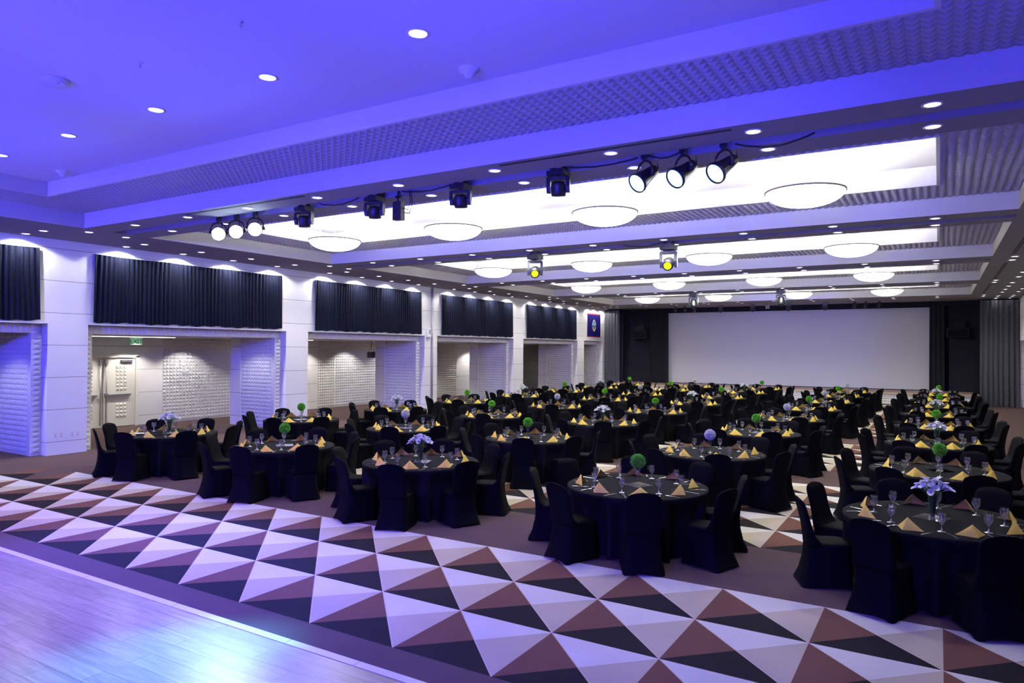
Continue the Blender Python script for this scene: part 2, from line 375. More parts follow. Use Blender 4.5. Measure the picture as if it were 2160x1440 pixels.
for k, yy in enumerate((.92, 1.05, 1.29, 1.42)):
    o = empty('wall_outlet', (LX, yy, .455), label='white wall outlet plate low on the first pillar, %s from the dance floor' % ('first', 'second', 'third', 'fourth')[k], cat='outlet', group='outlet plates on the first pillar')
    b = MB(); b.box(.0, .008, -.038, .038, -.058, .058); b.build('cover_plate', M_white, o)
    b = MB(); b.box(.008, .011, -.018, .018, .008, .042); b.box(.008, .011, -.018, .018, -.042, -.008); b.build('socket_face', mat('socket_face', (.5, .5, .5), .5), o)
o = empty('wall_speaker', (LX, 14.90, 3.02), label='small white speaker box on the pillar between second and third curtains', cat='speaker')
b = MB(); b.box(.0, .13, -.10, .10, 0, .36); b.build('speaker_case', M_white, o)
b = MB(); b.box(.13, .14, -.06, .06, .12, .30); b.build('speaker_grille', mat('grille_grey', (.3, .3, .33), .6), o)
b = MB(); b.tube([(LX+.04, 15.17, 0), (LX+.04, 15.17, ZC)], .045); b.build('conduit_pipe', mat('pipe_grey', (.33, .32, .34), .6), label='tall grey pipe running up the pillar beside the third curtain', cat='pipe')

# curtains over the openings
def pleated(y0, y1, z0, z1, x, depth, seed, flare=.03, per=.115):
    r = random.Random(seed); n = int((y1-y0)/.022); m = MB(); rows = 7; ph = 0; wob = []
    for i in range(n+1):
        ph += 2*pi*.022/per*(.65+.7*r.random()); wob.append(ph)
    env = [r.uniform(.55, 1.1) for _ in range(n+1)]
    vs, fs = [], []
    for j in range(rows+1):
        t = j/rows
        for i in range(n+1):
            yc = (y0+y1)/2; yy = y0+(y1-y0)*i/n; yy = yc+(yy-yc)*(1+flare*(1-t)*2/(y1-y0))
            e = sum(env[max(0, i-4):i+5])/len(env[max(0, i-4):i+5])
            sag = .018*abs(sin((yy-y0)*1.6)) if j == rows else 0
            if j == 0: sag = .012*sin(i*.31)+.01*sin(i*.113)
            vs.append((x+depth*(.5+.5*sin(wob[i]))*e*(1-.35*t), yy, z0+(z1-z0)*t-sag))
    for j in range(rows):
        for i in range(n):
            a = j*(n+1)+i; fs.append((a, a+1, a+n+2, a+n+1))
    m.add(vs, fs, True); return m
CW = [(-5.2, .50, 'first'), (1.74, 7.49, 'second'), (8.86, 14.47, 'third'), (15.80, 21.48, 'fourth'), (22.87, 28.52, 'fifth')]
CL = ['dark navy pleated curtain nearest the dance floor, on the bay before the first pillar', 'dark navy pleated curtain above the bay with the exit door',
      'dark navy pleated curtain between the exit door bay and the grey pipe', 'dark navy pleated curtain just past the grey wall pipe', 'dark navy pleated curtain beside the blue flag']
for k, (y0, y1, nm) in enumerate(CW):
    o = empty('curtain', (0, 0, 0), label=CL[k], cat='curtain', group='navy curtains along the wall')
    m = pleated(y0, y1, 3.14, 4.82, LX+.03, .07, 30+k); m.build('curtain_cloth', M_curtain, o)
    tr = MB(); tr.box(LX+.005, LX+.03, y0+.03, y1-.03, 4.78, 4.83); tr.build('curtain_track', M_white, o)
    ld = MB(); ld.box(LX, LX+.07, y0-.08, y1+.12, 3.075, 3.10); ld.build('trim_%d' % (10+k), M_paint, kind='structure')

# flag
fl = empty('flag_panel', (LX, 30.92, 4.01), label='blue flag panel with red border and oval palm emblem, high on the wall', cat='flag')
b = MB(); b.box(.0, .025, -.98, .98, -.74, .74); b.build('flag_frame', M_white, fl)
b = MB(); b.box(.025, .032, -.94, .94, -.70, .70); b.build('flag_border', M_flagred, fl)
b = MB(); b.box(.032, .036, -.89, .89, -.645, .645); b.build('flag_field', M_flagblue, fl)
def oval(m, x, w, h, mt, zc=0, cut=None):
    pts = []
    for k in range(40):
        t = 2*pi*k/40; z = cos(t); y = sin(t)*(1-abs(z)**1.6*.25)
        pts.append((x, y*w, zc+z*h))
    if cut: pts = [(p[0], p[1], max(cut[0], min(cut[1], p[2]))) for p in pts]
    m.add(pts, [tuple(range(len(pts)))], False, mt)
em = MB(); oval(em, .038, .30, .385, 0); oval(em, .040, .275, .355, 1); oval(em, .042, .275, .355, 2, cut=(-.17, .02)); oval(em, .043, .275, .355, 3, cut=(-.4, -.13))
for a in (-70, -35, 0, 35, 70, 110, -110):
    t = radians(a); em.add([(.045, 0, .17), (.045, .10*sin(t)+.02*cos(t), .17+.10*cos(t)-.02*sin(t)), (.045, .16*sin(t), .15+.14*cos(t)), (.045, .10*sin(t)-.02*cos(t), .17+.10*cos(t)+.02*sin(t))], [(0, 1, 2, 3)], False, 4)
em.box(.044, .046, -.014, .014, -.13, .17, 4)
em.add([(.0455, -.12, -.13), (.0455, .10, -.13), (.0455, .02, -.27)], [(0, 1, 2)], False, 0)
em.build('emblem', [M_flagred, M_sky, M_sea, M_sand, M_palm], fl)
cu = bpy.data.curves.new('emblem_lettering', 'FONT'); cu.body = 'GUAM'; cu.size = .15; cu.extrude = .002; cu.align_x = 'CENTER'; cu.materials.append(M_flagred)
put('emblem_lettering', text_mesh(cu), fl, M=Matrix.Translation((.048, 0, -.09)) @ Matrix.Rotation(pi/2, 4, 'Z') @ Matrix.Rotation(pi/2, 4, 'X'))

# ------------------------------------------------------------------ far stage
SZ = .60
b = MB(); b.box(-8.5, 9.55, 30.45, 33.3, .0, SZ-.02); b.pyr((-8.5, 30.45, .03), (18.05, 0, 0), (0, 0, SZ-.12), (0, -1, 0), 150, 4, .04, 1)
b.box(-8.5, 9.55, 30.40, 30.47, SZ-.09, SZ-.0, 2); b.box(-8.5, 9.55, 30.47, 33.3, SZ-.02, SZ, 3)
b.build('stage_platform', [M_blackwall, M_pyr, M_nosing, M_stagetop], label='low stage platform with white pyramid-tiled front under the screen', cat='stage')
s = empty('projection_screen', (0.86, 33.35, 0), label='wide pale projection screen hanging at the back of the stage', cat='screen')
b = MB(); b.box(-6.79, 6.79, 0, .03, .63, 4.78); b.build('screen_surface', M_screen, s)
b = MB(); b.box(-6.9, 6.9, -.02, .06, 4.78, 4.86); b.box(-6.85, -6.79, -.02, .05, .63, 4.8); b.box(6.79, 6.85, -.02, .05, .63, 4.8); b.build('screen_frame', M_blackdrape, s)
b = MB(); b.box(-9.6, 10.9, 33.1, 33.14, 4.80, ZC); b.build('valance', M_blackdrape, label='black valance strip along the top of the screen', cat='valance')
def drape(x0, x1, y, z0, z1, depth, seed, M, nm, label, per=.2, cat='drape'):
    m = pleated(0, x1-x0, z0, z1, 0, depth, seed, .02, per)
    m.v = [(x0+p[1], y-p[0], p[2]) for p in m.v]
    m.build(nm, M, label=label, cat=cat)
drape(LX+.06, -8.75, 32.55, .01, 5.0, .16, 3, M_drape, 'stage_drape', 'tall grey pleated drape beside the blue flag')
drape(9.65, 11.12, 32.2, .01, 5.0, .16, 4, M_drape, 'stage_drape', 'tall grey pleated drape on the plain side of the stage, away from the flag')
drape(-6.95, -5.85, 33.1, SZ+.04, 5.0, .12, 5, M_blackdrape, 'stage_curtain', 'black stage curtain at the flag side of the screen')
drape(7.58, 8.2, 33.1, SZ+.04, 5.0, .12, 6, M_blackdrape, 'stage_curtain', 'black stage curtain at the side of the screen away from the flag')
b = MB(); b.box(-8.85, -6.9, 33.35, 33.5, SZ, ZC); b.build('wall_1', M_blackwall, kind='structure')
b = MB(); b.box(8.4, 9.75, 33.35, 33.5, SZ, ZC); b.build('wall_2', M_blackwall, kind='structure')
b = MB(); b.box(-9.6, -8.6, 32.75, 32.8, 0, ZC); b.build('wall_3', M_blackwall, kind='structure')
b = MB(); b.box(9.6, 11.3, 32.5, 32.55, 0, ZC); b.build('wall_4', M_blackwall, kind='structure')
for xc, lb in ((-7.66, 'black wall speaker on the dark panel near the flag side drape'), (8.76, 'black wall speaker on the dark panel away from the flag')):
    o = empty('mounted_speaker', (xc, 33.34, 3.25), label=lb, cat='speaker', group='black speakers flanking the screen')
    b = MB(); b.box(-.47, .47, -.42, -.05, 0, .48); b.build('speaker_cabinet', M_blackwall, o)
    b = MB(); b.box(-.40, .40, -.43, -.42, .05, .43); b.build('speaker_grille', mat('speaker_grille', (.006, .006, .008), .9, spec=.1), o)
    b = MB(); b.box(-.18, .33, -.35, .0, .50, .80); b.box(-.1, .1, -.05, 0, -.1, .9); b.build('speaker_bracket', M_blackwall, o)

# ------------------------------------------------------------------ dance floor
df = empty('dance_floor', (0, 0, 0), label='pale wood plank dance floor at the edge of the patterned carpet', cat='dance floor')
b = MB(); b.box(-9.6, 11.1, YB0+.05, -3.47, 0.001, .022); b.build('plank_surface', M_wood, df)
xx = -9.6
b = MB()
while xx < 11.1:
    b.box(xx, min(xx+.795, 11.1), -3.468, -3.385, .001, .026); xx += .8
b.build('edge_trim', M_edge, df)

# ------------------------------------------------------------------ bowl lamps, downlights
bowl_mb = MB(); prof = []
for k in range(11):
    t = k/10; prof.append((.61*sin(t*pi/2)**1.0 if k else .001, -.245*cos(t*pi/2)))
bowl_mb.lathe(prof, 40, cap=False); bm = bowl_mb.mesh('lamp_bowl', M_bowl)
r_ = MB(); r_.lathe([(.606, -.016), (.628, -.016), (.628, .012), (.606, .012)], 40, cap=False); rm = r_.mesh('lamp_rim', mat('rim_brass', (.22, .19, .13), .4))
w_ = MB()
for k in range(3):
    a = 2*pi*k/3+.3; w_.tube([(.60*cos(a), .60*sin(a), .0), (.06*cos(a), .06*sin(a), .50)], .005, 5)
wm = w_.mesh('hanging_wire', M_steel)
p_ = MB(); p_.lathe([(.001, .535), (.09, .535), (.09, .49), (.001, .49)], 20, cap=False); pm = p_.mesh('ceiling_rose', M_paint)
ORD = ['first', 'second', 'third', 'fourth', 'fifth', 'sixth', 'seventh', 'eighth', 'ninth', 'tenth', 'eleventh', 'twelfth']
CNM = ['', 'coffer over the front tables', 'second lit coffer from the dance floor', 'third lit coffer from the dance floor', 'lit coffer closest to the stage']
for k in range(1, 5):
    ym = (COFF[k][0]+COFF[k][1])/2
    for i, x in enumerate((-4.55, -1.0, 2.55, 6.10)):
        o = empty('bowl_lamp', (x, ym, 5.15), label='glowing glass bowl lamp, %s from the curtain wall, %s' % (ORD[i], CNM[k]), cat='ceiling lamp', group='glass bowl lamps in the coffers')
        put('lamp_bowl', bm, o); put('lamp_rim', rm, o); put('hanging_wire', wm, o); put('ceiling_rose', pm, o)
        L = bpy.data.lights.new('bowl_bulb', 'POINT'); L.energy = 300; L.color = (1, .99, .985); L.shadow_soft_size = .15
        put('bowl_bulb', L, None, (x, ym, 5.03))

def downlight_meshes():
    a = MB(); a.lathe([(.10, .0), (.10, -.008), (.085, -.012), (.075, -.004)], 20, cap=False)
    l = MB(); l.lathe([(.001, -.004), (.076, -.004)], 20, cap=False)
    return a.mesh('trim_ring', M_ring), l.mesh('lamp_lens', M_dl), None
dl_ring, dl_lens, _ = downlight_meshes()
l = MB(); l.lathe([(.001, -.004), (.076, -.004)], 20, cap=False); dl_bright = l.mesh('lamp_lens', M_dlb)
def downlight(x, y, z, label, group, bright=False, watt=0, size=80, blend=.6, parts=True, scale=1):
    o = empty('downlight', (x, y, z), label=label, cat='downlight', group=group)
    put('trim_ring', dl_ring, o); put('lamp_lens', dl_bright if bright else dl_lens, o)
    if scale != 1: o.scale = (scale,)*3
    if watt:
        L = bpy.data.lights.new('downlight_beam', 'SPOT'); L.energy = watt; L.spot_size = radians(size); L.spot_blend = blend; L.color = (1, .99, .98); L.shadow_soft_size = .06
        put('downlight_beam', L, None, (x, y, z-.03))
BN = ['beam at the dance floor end', 'second beam', 'third beam', 'fourth beam', 'beam in front of the stage']
for k, (y0, y1) in enumerate(BEAMS):
    for r in range(2):
        for i in range(11):
            x = -7.96+1.764*i
            y = y0+.31 if r == 0 else y0+1.13
            if k == 4: y = y0+.6 if r == 0 else y0+1.5
            br = (k == 0 and r == 0 and i == 8) or (k == 1 and i == 5 and r == 0)
            downlight(x, y, ZC, 'round downlight in the %s, %s row, %s from curtain wall' % (BN[k], ('dance-floor-side', 'stage-side')[r], ORD[i]), 'downlights in the beams', br, (130 if k == 0 else 225) if (i % 2 == 0 and r == 0) else 0, 120)
# row in the raised ceiling over the dance floor
for i, x in enumerate((-7.1, -4.93, -2.86, -.70, 1.45, 3.63, 5.80)):
    if x < OX0: continue
    downlight(x, -2.27, 5.62, 'round downlight in the raised blue-lit ceiling, %s from curtain wall' % ORD[i], 'downlights over the dance floor', i in (3, 4, 5), 0, 90, scale=1.15)
# wall washers along both side walls
ya = []
for a in (-4.6, 2.37, 9.25, 16.3, 23.3): ya += [a, a+1.55, a+3.12, a+4.70]
ya += [30.1, 30.95, 32.0]
for i, y in enumerate(ya):
    nb = 'curtain-wall washer downlight, %s of its row counted from dance floor' % (['first', 'second', 'third', 'fourth', 'fifth', 'sixth', 'seventh', 'eighth', 'ninth', 'tenth', 'eleventh', 'twelfth', 'thirteenth', 'fourteenth', 'fifteenth', 'sixteenth', 'seventeenth', 'eighteenth', 'nineteenth', 'twentieth', 'twenty-first', 'twenty-second', 'twenty-third'][i])
    downlight(LX+.30, y, ZC, nb, 'wall washers along the curtain wall', False, 130 if y < 29 else 60, 150, .25)
    downlight(-8.66, y, ZC, nb.replace('curtain-wall washer downlight', 'aisle downlight beside the curtain wall'), 'aisle downlights beside the curtain wall', False)
    if y > 12:
        downlight(10.24, y, ZC, nb.replace('curtain-wall washer downlight', 'aisle downlight beside the plain wall'), 'aisle downlights beside the plain wall', y > 31.5, 60 if i % 4 == 1 else 0, 90)
        if y > 22: downlight(RX-.38, y, ZC, nb.replace('curtain-wall', 'plain-wall'), 'wall washers along the plain wall', False)
# black linear air slots in the ceiling
def slot(x0, x1, y0, y1, label):
    m = MB()
    if x1-x0 > y1-y0:
        for q in (0, .04): m.box(x0, x1, y0+q, y0+q+.018, ZC-.004, ZC-.0005)
    else:
        for q in (0, .05): m.box(x0+q, x0+q+.025, y0, y1, ZC-.004, ZC-.0005)
    m.build('air_vent_slot', M_slot, label=label, cat='air vent', group='black linear air slots')
slot(2.82, 5.95, .47, .53, 'black air slot in the near beam above the three blue spotlights')
slot(-4.2, -1.0, .47, .53, 'black air slot in the near beam above the glaring lights')
for y0, y1, t in ((9.4, 14.3, 'beside the second lit coffer'), (16.4, 21.5, 'beside the third lit coffer'), (23.6, 28.6, 'beside the lit coffer closest to the stage')):
    slot(9.56, 9.64, y0, y1, 'black air slot along the plain wall side %s' % t)
# detectors on the raised ceiling
det = MB(); det.lathe([(.12, 0), (.115, -.025), (.06, -.06), (.045, -.10), (.02, -.105), (.001, -.105)], 20, cap=False)
dm = det.mesh('detector_body', M_white)
for x, y, t in ((3.56, -1.3, 'white smoke detector on the ceiling between the two bright downlights'), (-5.16, -1.22, 'white smoke detector on the ceiling above the first curtain')):
    o = empty('smoke_detector', (x, y, 5.62), label=t, cat='smoke detector', group='cone smoke detectors'); put('detector_body', dm, o)
    q = MB(); q.lathe([(.048, -.085), (.048, -.092)], 12, cap=False); q.build('detector_grille', M_slot, o)
o = empty('smoke_detector', (-.76, -3.47, 5.62), label='large flat round ceiling detector over the dance floor', cat='smoke detector')
q = MB(); q.lathe([(.17, 0), (.17, -.025), (.15, -.03), (.15, -.05), (.14, -.06), (.001, -.06)], 28, cap=False); q.build('detector_body', M_white, o)
q = MB(); q.box(.1, .115, -.01, .01, -.062, -.058); q.build('status_led', M_slot, o)
for x, y, t in ((2.34, -3.32, 'tiny sprinkler head in the raised ceiling, far from the flat detector'), (.59, -3.25, 'tiny sprinkler head in the raised ceiling, close to the flat detector')):
    o = empty('sprinkler_head', (x, y, 5.62), label=t, cat='sprinkler'); q = MB(); q.lathe([(.03, 0), (.03, -.01), (.01, -.012), (.01, -.05), (.022, -.052), (.001, -.055)], 12, cap=False); q.build('sprinkler_body', M_white, o)

# ------------------------------------------------------------------ stage lights
def moving_head(name, x, y, z, tilt, pan, size, lens_mat, label, group, cat='stage light'):
    """yoke fixture hanging from a clamp: base, yoke, head, lens"""
    o = empty(name, (x, y, z), label=label, cat=cat, group=group); o.scale = size if isinstance(size, tuple) else (size,)*3
    m = MB(); m.box(-.15, .15, -.13, .13, -.20, -.10); m.box(-.10, .10, -.10, .10, -.10, -.06); m.box(-.13, -.07, -.03, .03, -.06, .05); m.box(.07, .13, -.03, .03, -.06, .05)
    m.lathe([(.035, -.23), (.035, -.20)], 12); m.box(-.20, -.15, -.02, .02, -.16, -.13); m.build('clamp_base', M_plast, o)
    R = Matrix.Rotation(pan, 4, 'Z')
    y_ = MB()
    y_.box(-.165, .165, -.055, .055, -.285, -.225, M=R)
    for sx in (-1, 1):
        a, c_ = sorted((sx*.125, sx*.185))
        y_.loft([[R @ Vector(p) for p in ((a, -.06, -.24), (c_, -.06, -.25), (c_, .06, -.25), (a, .06, -.24))],
                 [R @ Vector(p) for p in ((a, -.075, -.45), (c_, -.075, -.45), (c_, .075, -.45), (a, .075, -.45))],
                 [R @ Vector(p) for p in ((a, -.04, -.58), (c_, -.04, -.58), (c_, .04, -.58), (a, .04, -.58))]], False)
    y_.build('yoke', M_plast, o)
    T = R @ Matrix.Translation((0, 0, -.49)) @ Matrix.Rotation(tilt, 4, 'X')
    h = MB(); h.lathe([(.05, .17), (.095, .155), (.115, .09), (.124, .02), (.122, -.10), (.112, -.16), (.085, -.165)], 20, M=T); hd = h.build('lamp_head', M_plast, o)
    q = MB(); q.lathe([(.001, -.172), (.05, -.171), (.083, -.167)], 20, M=T, cap=False); q.build('front_lens', lens_mat, hd)
    return o
ZF = ZC+.04
mhl = ['first', 'second', 'third', 'fourth']
for i, x in enumerate((-1.69, -.02, 1.73, 3.41)):
    moving_head('moving_head_spotlight', x, 1.12, ZF-.0, radians(12), radians(20), (.88, .88, .62), M_lens, 'black moving head spotlight under the near beam, %s from the curtain wall' % mhl[i], 'moving head lights on the near beam')
for i, x in enumerate((-.97, 2.60)):
    moving_head('moving_head_spotlight', x, 8.22, ZC+.03, radians(-66), radians(28 if i == 0 else 10), 1.08, M_yel, ('black moving head light with small yellow beam, second beam', 'black moving head light with larger bright yellow beam, second beam')[i], 'yellow moving head lights')
for i, x in enumerate((-1.11, 2.49)):
    moving_head('moving_head_spotlight', x, 22.45, ZC+.03, radians(155), radians(10), 1.08, M_lens, ('grey moving head light hanging before the screen, closer to the flag', 'grey moving head light hanging before the screen, beside greenish glow')[i], 'moving head lights before the screen')
for i, x in enumerate((-2.33, -.61, 1.21, 2.98)):
    moving_head('moving_head_spotlight', x, 31.5, ZC, radians(15), radians(0), .62, M_lens, 'small black moving head above the stage edge, %s from the flag' % mhl[i], 'moving head lights above the stage edge')

def par_can(x, y, z, target, lens, label, group, size=1):
    o = empty('par_spotlight', (x, y, z), label=label, cat='stage light', group=group); o.scale = (size,)*3
    m = MB(); m.box(-.022, .022, -.022, .022, .19, .30); m.box(-.035, .035, -.03, .03, .22, .29); m.build('clamp', M_plast, o)
    d_ = (Vector(target)-Vector((x, y, z))); pan = atan2(d_.y, d_.x)+pi/2
    R = Matrix.Rotation(pan, 4, 'Z'); tl = atan2(d_.z, hypot(d_.x, d_.y))
    pts = []
    for k in range(13):
        a = pi*k/12; pts.append(R @ Vector((.13*cos(a), 0, .02+.17*sin(a)**.7)))
    q = MB(); q.tube(pts, .014, 6); q.tube([R @ Vector((.155, 0, .02)), R @ Vector((.10, 0, .02))], .025, 8); q.tube([R @ Vector((-.155, 0, .02)), R @ Vector((-.10, 0, .02))], .025, 8); q.build('yoke', M_plast, o)
    T = R @ Matrix.Rotation(tl, 4, 'X').inverted() @ Matrix.Rotation(pi/2, 4, 'X') if False else R @ Matrix.Rotation(-tl, 4, 'X') @ Matrix.Rotation(pi/2, 4, 'X')
    # after this turn the can's +Z axis points at the target
    c_ = MB(); c_.lathe([(.05, -.20), (.065, -.19), (.075, -.10), (.085, -.02), (.115, .11), (.122, .12), (.122, .15), (.108, .15), (.108, .135)], 24, M=T, cap=False); c_.lathe([(.001, -.20), (.05, -.20)], 24, M=T, cap=False); bd = c_.build('lamp_can', M_plast, o)
    l_ = MB(); l_.lathe([(.001, .136), (.108, .136)], 24, M=T, cap=False); l_.build('front_lens', lens, bd)
    pw = MB(); e = T @ Vector((0, 0, -.2)); pw.tube([e, e+Vector((.02, .05, .03)), e+Vector((.0, .06, .18)), (0, .05, .33)], .008, 5); pw.build('power_cable', M_cable, o)
    return o
for i, x in enumerate((4.68, 5.19, 5.70)):
    par_can(x, 1.12, 4.80, (1.8+.3*i, -4.5, .3), M_led, 'blue-white glowing spotlight on the near beam, %s of three over the middle tables' % ('first', 'second', 'third')[i], 'three blue spotlights on the near beam', 1.12)
for i, x in enumerate((-4.08, -3.55, -3.00)):
    par_can(x, 1.12, 4.77, (7.0, -7.2, 2.2), M_ledhot, 'dazzling spotlight aimed at the camera, %s of three above the exit door curtain' % ('first', 'second', 'third')[i], 'three dazzling spotlights on the near beam', 1.12)
for i, x in enumerate((-4.89, -4.33, -3.79)):
    par_can(x, 31.5, 4.86, (x+1, 33.3, 1), M_blueled, 'small black spotlight at the stage edge near the flag, %s of three' % mhl[i], 'stage edge spotlights, flag end', .8)
for i, x in enumerate((4.36, 4.85, 5.46)):
    par_can(x, 31.5, 4.86, (x-1, 33.3, 1), M_blueled, 'small black spotlight at the stage edge far from flag, %s of three' % mhl[i], 'stage edge spotlights, far end', .8)
o = empty('control_box', (.50, 1.12, 4.62), label='black lighting control box hanging between two moving heads', cat='lighting box')
b = MB(); b.box(-.085, .085, -.05, .05, 0, .30); b.build('box_case', M_plast, o)
b = MB(); b.box(-.02, .02, -.02, .02, .30, .47); b.box(-.06, .06, -.02, .02, .36, .40); b.build('hanging_clamp', M_plast, o)
b = MB(); b.tube([(.07, .02, .20), (.16, .03, .16), (.22, .03, .28), (.2, .02, .46)], .008, 6); b.tube([(.07, .02, .12), (.20, .03, .10), (.26, .03, .26), (.23, .02, .46)], .008, 6); b.build('cable_loop', M_cable, o)
o = empty('control_box', (.16, 31.5, 4.80), label='grey lighting box hanging above the stage edge', cat='lighting box')
b = MB(); b.box(-.1, .1, -.05, .05, 0, .18); b.build('box_case', mat('box_grey', (.25, .25, .24), .5), o); b = MB(); b.tube([(-.05, 0, .18), (-.06, 0, .26), (.0, 0, .26)], .01); b.build('hanging_clamp', M_plast, o)
o = empty('wall_spotlight', (-12.05, 14.12, 2.16), label='small black spotlight hanging in the second bay recess', cat='stage light')
b = MB(); b.box(-.13, .13, -.10, .10, 0, .25); b.box(-.10, .10, -.11, -.10, .03, .2); b.build('lamp_can', M_plast, o)
b = MB(); b.tube([(-.15, 0, .12), (-.15, 0, .34), (.15, 0, .34), (.15, 0, .12)], .012, 6); b.tube([(0, 0, .34), (0, 0, .70)], .012, 6); b.build('yoke', M_plast, o)
# cables and the hanging pipe in the slot
b = MB(); b.tube([(CX0+.1, 1.12, ZC+.118), (CX1-.1, 1.12, ZC+.118)], .018, 8); b.build('lighting_pipe', M_paint, label='white lighting pipe in the slot of the near beam', cat='pipe')
b = MB(); b.tube([(CX0+.1, 8.24, ZC+.118), (CX1-.1, 8.24, ZC+.118)], .018, 8); b.build('lighting_pipe', M_paint, label='white lighting pipe in the slot of the second beam', cat='pipe')
def sag(x0, x1, y, d0, lb, n=12, w=0):
    pts = [(x0+(x1-x0)*k/n, y+w*sin(k*1.3), ZC+.004-d0*sin(pi*k/n)-.006*abs(sin(k*2.1))) for k in range(n+1)]
    m = MB(); m.tube(pts, .011, 6); m.build('hanging_cable', M_cable, label=lb, cat='cable', group='black cables under the near beam')
sag(-1.25, -.32, 1.06, .07, 'black cable sagging between first and second moving heads')
sag(.62, 1.6, 1.06, .05, 'black cable from the control box to the third moving head')
sag(3.6, 4.6, 1.08, .04, 'black cable running to the three blue spotlights')
sag(4.75, 5.2, 1.05, .06, 'black cable linking the first two blue spotlights')
sag(5.85, 6.75, 1.10, .09, 'loose black cable past the third blue spotlight')
sag(1.5, 2.5, 8.16, .07, 'black cable beside the bright yellow moving head')

# ------------------------------------------------------------------ tables
COLX = {'A': -5.70, 'B': -2.27, 'C': .93, 'D': 4.56, 'R': 7.95}
ROWY = [1.20, 4.72, 8.30, 11.95, 15.65, 19.30, 22.95, 26.45]
CN = {'A': 'column along the curtain wall', 'B': 'second column from curtain wall', 'C': 'middle column', 'D': 'fourth column from curtain wall', 'R': 'column beside the plain wall'}
RN = ['front-row', 'second-row', 'third-row', 'fourth-row', 'fifth-row', 'sixth-row', 'seventh-row', 'back-row']
CENT = {'A': 'LG', 'B': 'GW', 'C': 'LG', 'D': 'GW', 'R': 'LG'}
TZ = .755; TR = .914
ANG = [22.5+45*k for k in range(8)]
SEAT = ['plain-wall side, stage end', 'stage side, plain-wall end', 'stage side, curtain end', 'curtain side, stage end', 'curtain side, near end', 'near side, curtain end', 'near side, plain-wall end', 'plain-wall side, near end']

def table_mesh(seed):
    r = random.Random(seed); m = MB(); n = 160; rings = []
    ph = [r.uniform(0, 6.28) for _ in range(6)]
    def skirt(th, t):
        # t = 0 at the top edge, 1 at the floor; drawn in where a chair stands
        k = (math.degrees(th)-22.5) % 45; k = min(k, 45-k)/22.5       # 0 at a chair, 1 between two
        inset = max(0, min(1, (k-.70)/.30)); inset = inset*inset*(3-2*inset)
        base = .80+.115*inset
        fold = .010*sin(23*th+ph[0])+.008*sin(37*th+ph[1])+.012*sin(11*th+ph[2])
        e = min(1, t*3.2); e = e*e*(3-2*e)
        return (TR+.004)*(1-e)+base*e+fold*min(1, t*2)*(.5+.5*t)
    prof = [(.001, TZ), (.4, TZ), (.8, TZ), (TR-.006, TZ), (TR, TZ-.003)]
    for rr, z in prof: rings.append([(rr*cos(2*pi*k/n), rr*sin(2*pi*k/n), z) for k in range(n)])
    for t in (.03, .08, .15, .24, .34, .5, .7, .85, 1.0):
        z = (TZ-.006)*(1-t)+.004*t
        rings.append([(skirt(2*pi*k/n, t)*cos(2*pi*k/n), skirt(2*pi*k/n, t)*sin(2*pi*k/n), z) for k in range(n)])
    m.loft(rings, True, True, False)
    return m.mesh('tablecloth', M_cloth)
TM = [table_mesh(s) for s in (1, 2, 3)]

# chair in a black stretch cover: faces +Y (the table), origin on the floor
def rrect(hw, y0, y1, z, n=28, p=4.0, zf=None):
    yc, hy = (y0+y1)/2, (y1-y0)/2; out = []
    for k in range(n):
        a = 2*pi*k/n; ca, sa = cos(a), sin(a)
        x = hw*abs(ca)**(2/p)*(1 if ca >= 0 else -1); y = yc+hy*abs(sa)**(2/p)*(1 if sa >= 0 else -1)
        out.append((x, y, z if zf is None else zf(a)))
    return out
def chair_parts():
    hem = lambda a: .004+.035*(cos(2*a)**2)**2
    sk = MB(); sk.loft([rrect(.245, -.315, .235, 0, p=7, zf=hem), rrect(.222, -.265, .225, .13, p=6), rrect(.205, -.232, .220, .28, p=5), rrect(.202, -.222, .222, .42, p=5), rrect(.202, -.222, .224, .435, p=5)], True, False, False)
    st = MB(); st.loft([rrect(.202, -.222, .224, .43, p=5), rrect(.206, -.215, .228, .448, p=5), rrect(.198, -.21, .220, .466, p=4.5), rrect(.15, -.20, .16, .474, p=4), rrect(.05, -.1, .05, .477, p=3)], True, False, True)
    bk = MB(); rings = []
    zs = [.43, .47, .51, .56, .62, .68, .74, .79, .83, .865, .895, .915, .930, .938]
    hws = [.203, .203, .202, .199, .196, .196, .199, .202, .203, .196, .178, .145, .09, .03]
    for z, hw in zip(zs, hws):
        t = (z-.43)/.51; yb = -.222-.10*t**1.6; th = .065-.02*t+.16*math.exp(-(z-.43)/.055)
        if z > .9: th *= max(.35, 1-(z-.9)/.06)
        rings.append(rrect(hw, yb, yb+th, z, p=3.6+1.4*math.exp(-(z-.43)/.06)))
    bk.loft(rings, True, True, True)
    return sk, st, bk
sk, st, bk = chair_parts()
SK, ST, BK = sk.mesh('skirt', M_cover), st.mesh('seat', M_cover), bk.mesh('backrest', M_cover)
one = MB()
for q in (sk, st, bk): one.add(q.v, q.f, True)
CH1 = one.mesh('banquet_chair', M_cover)
proto_chair = None

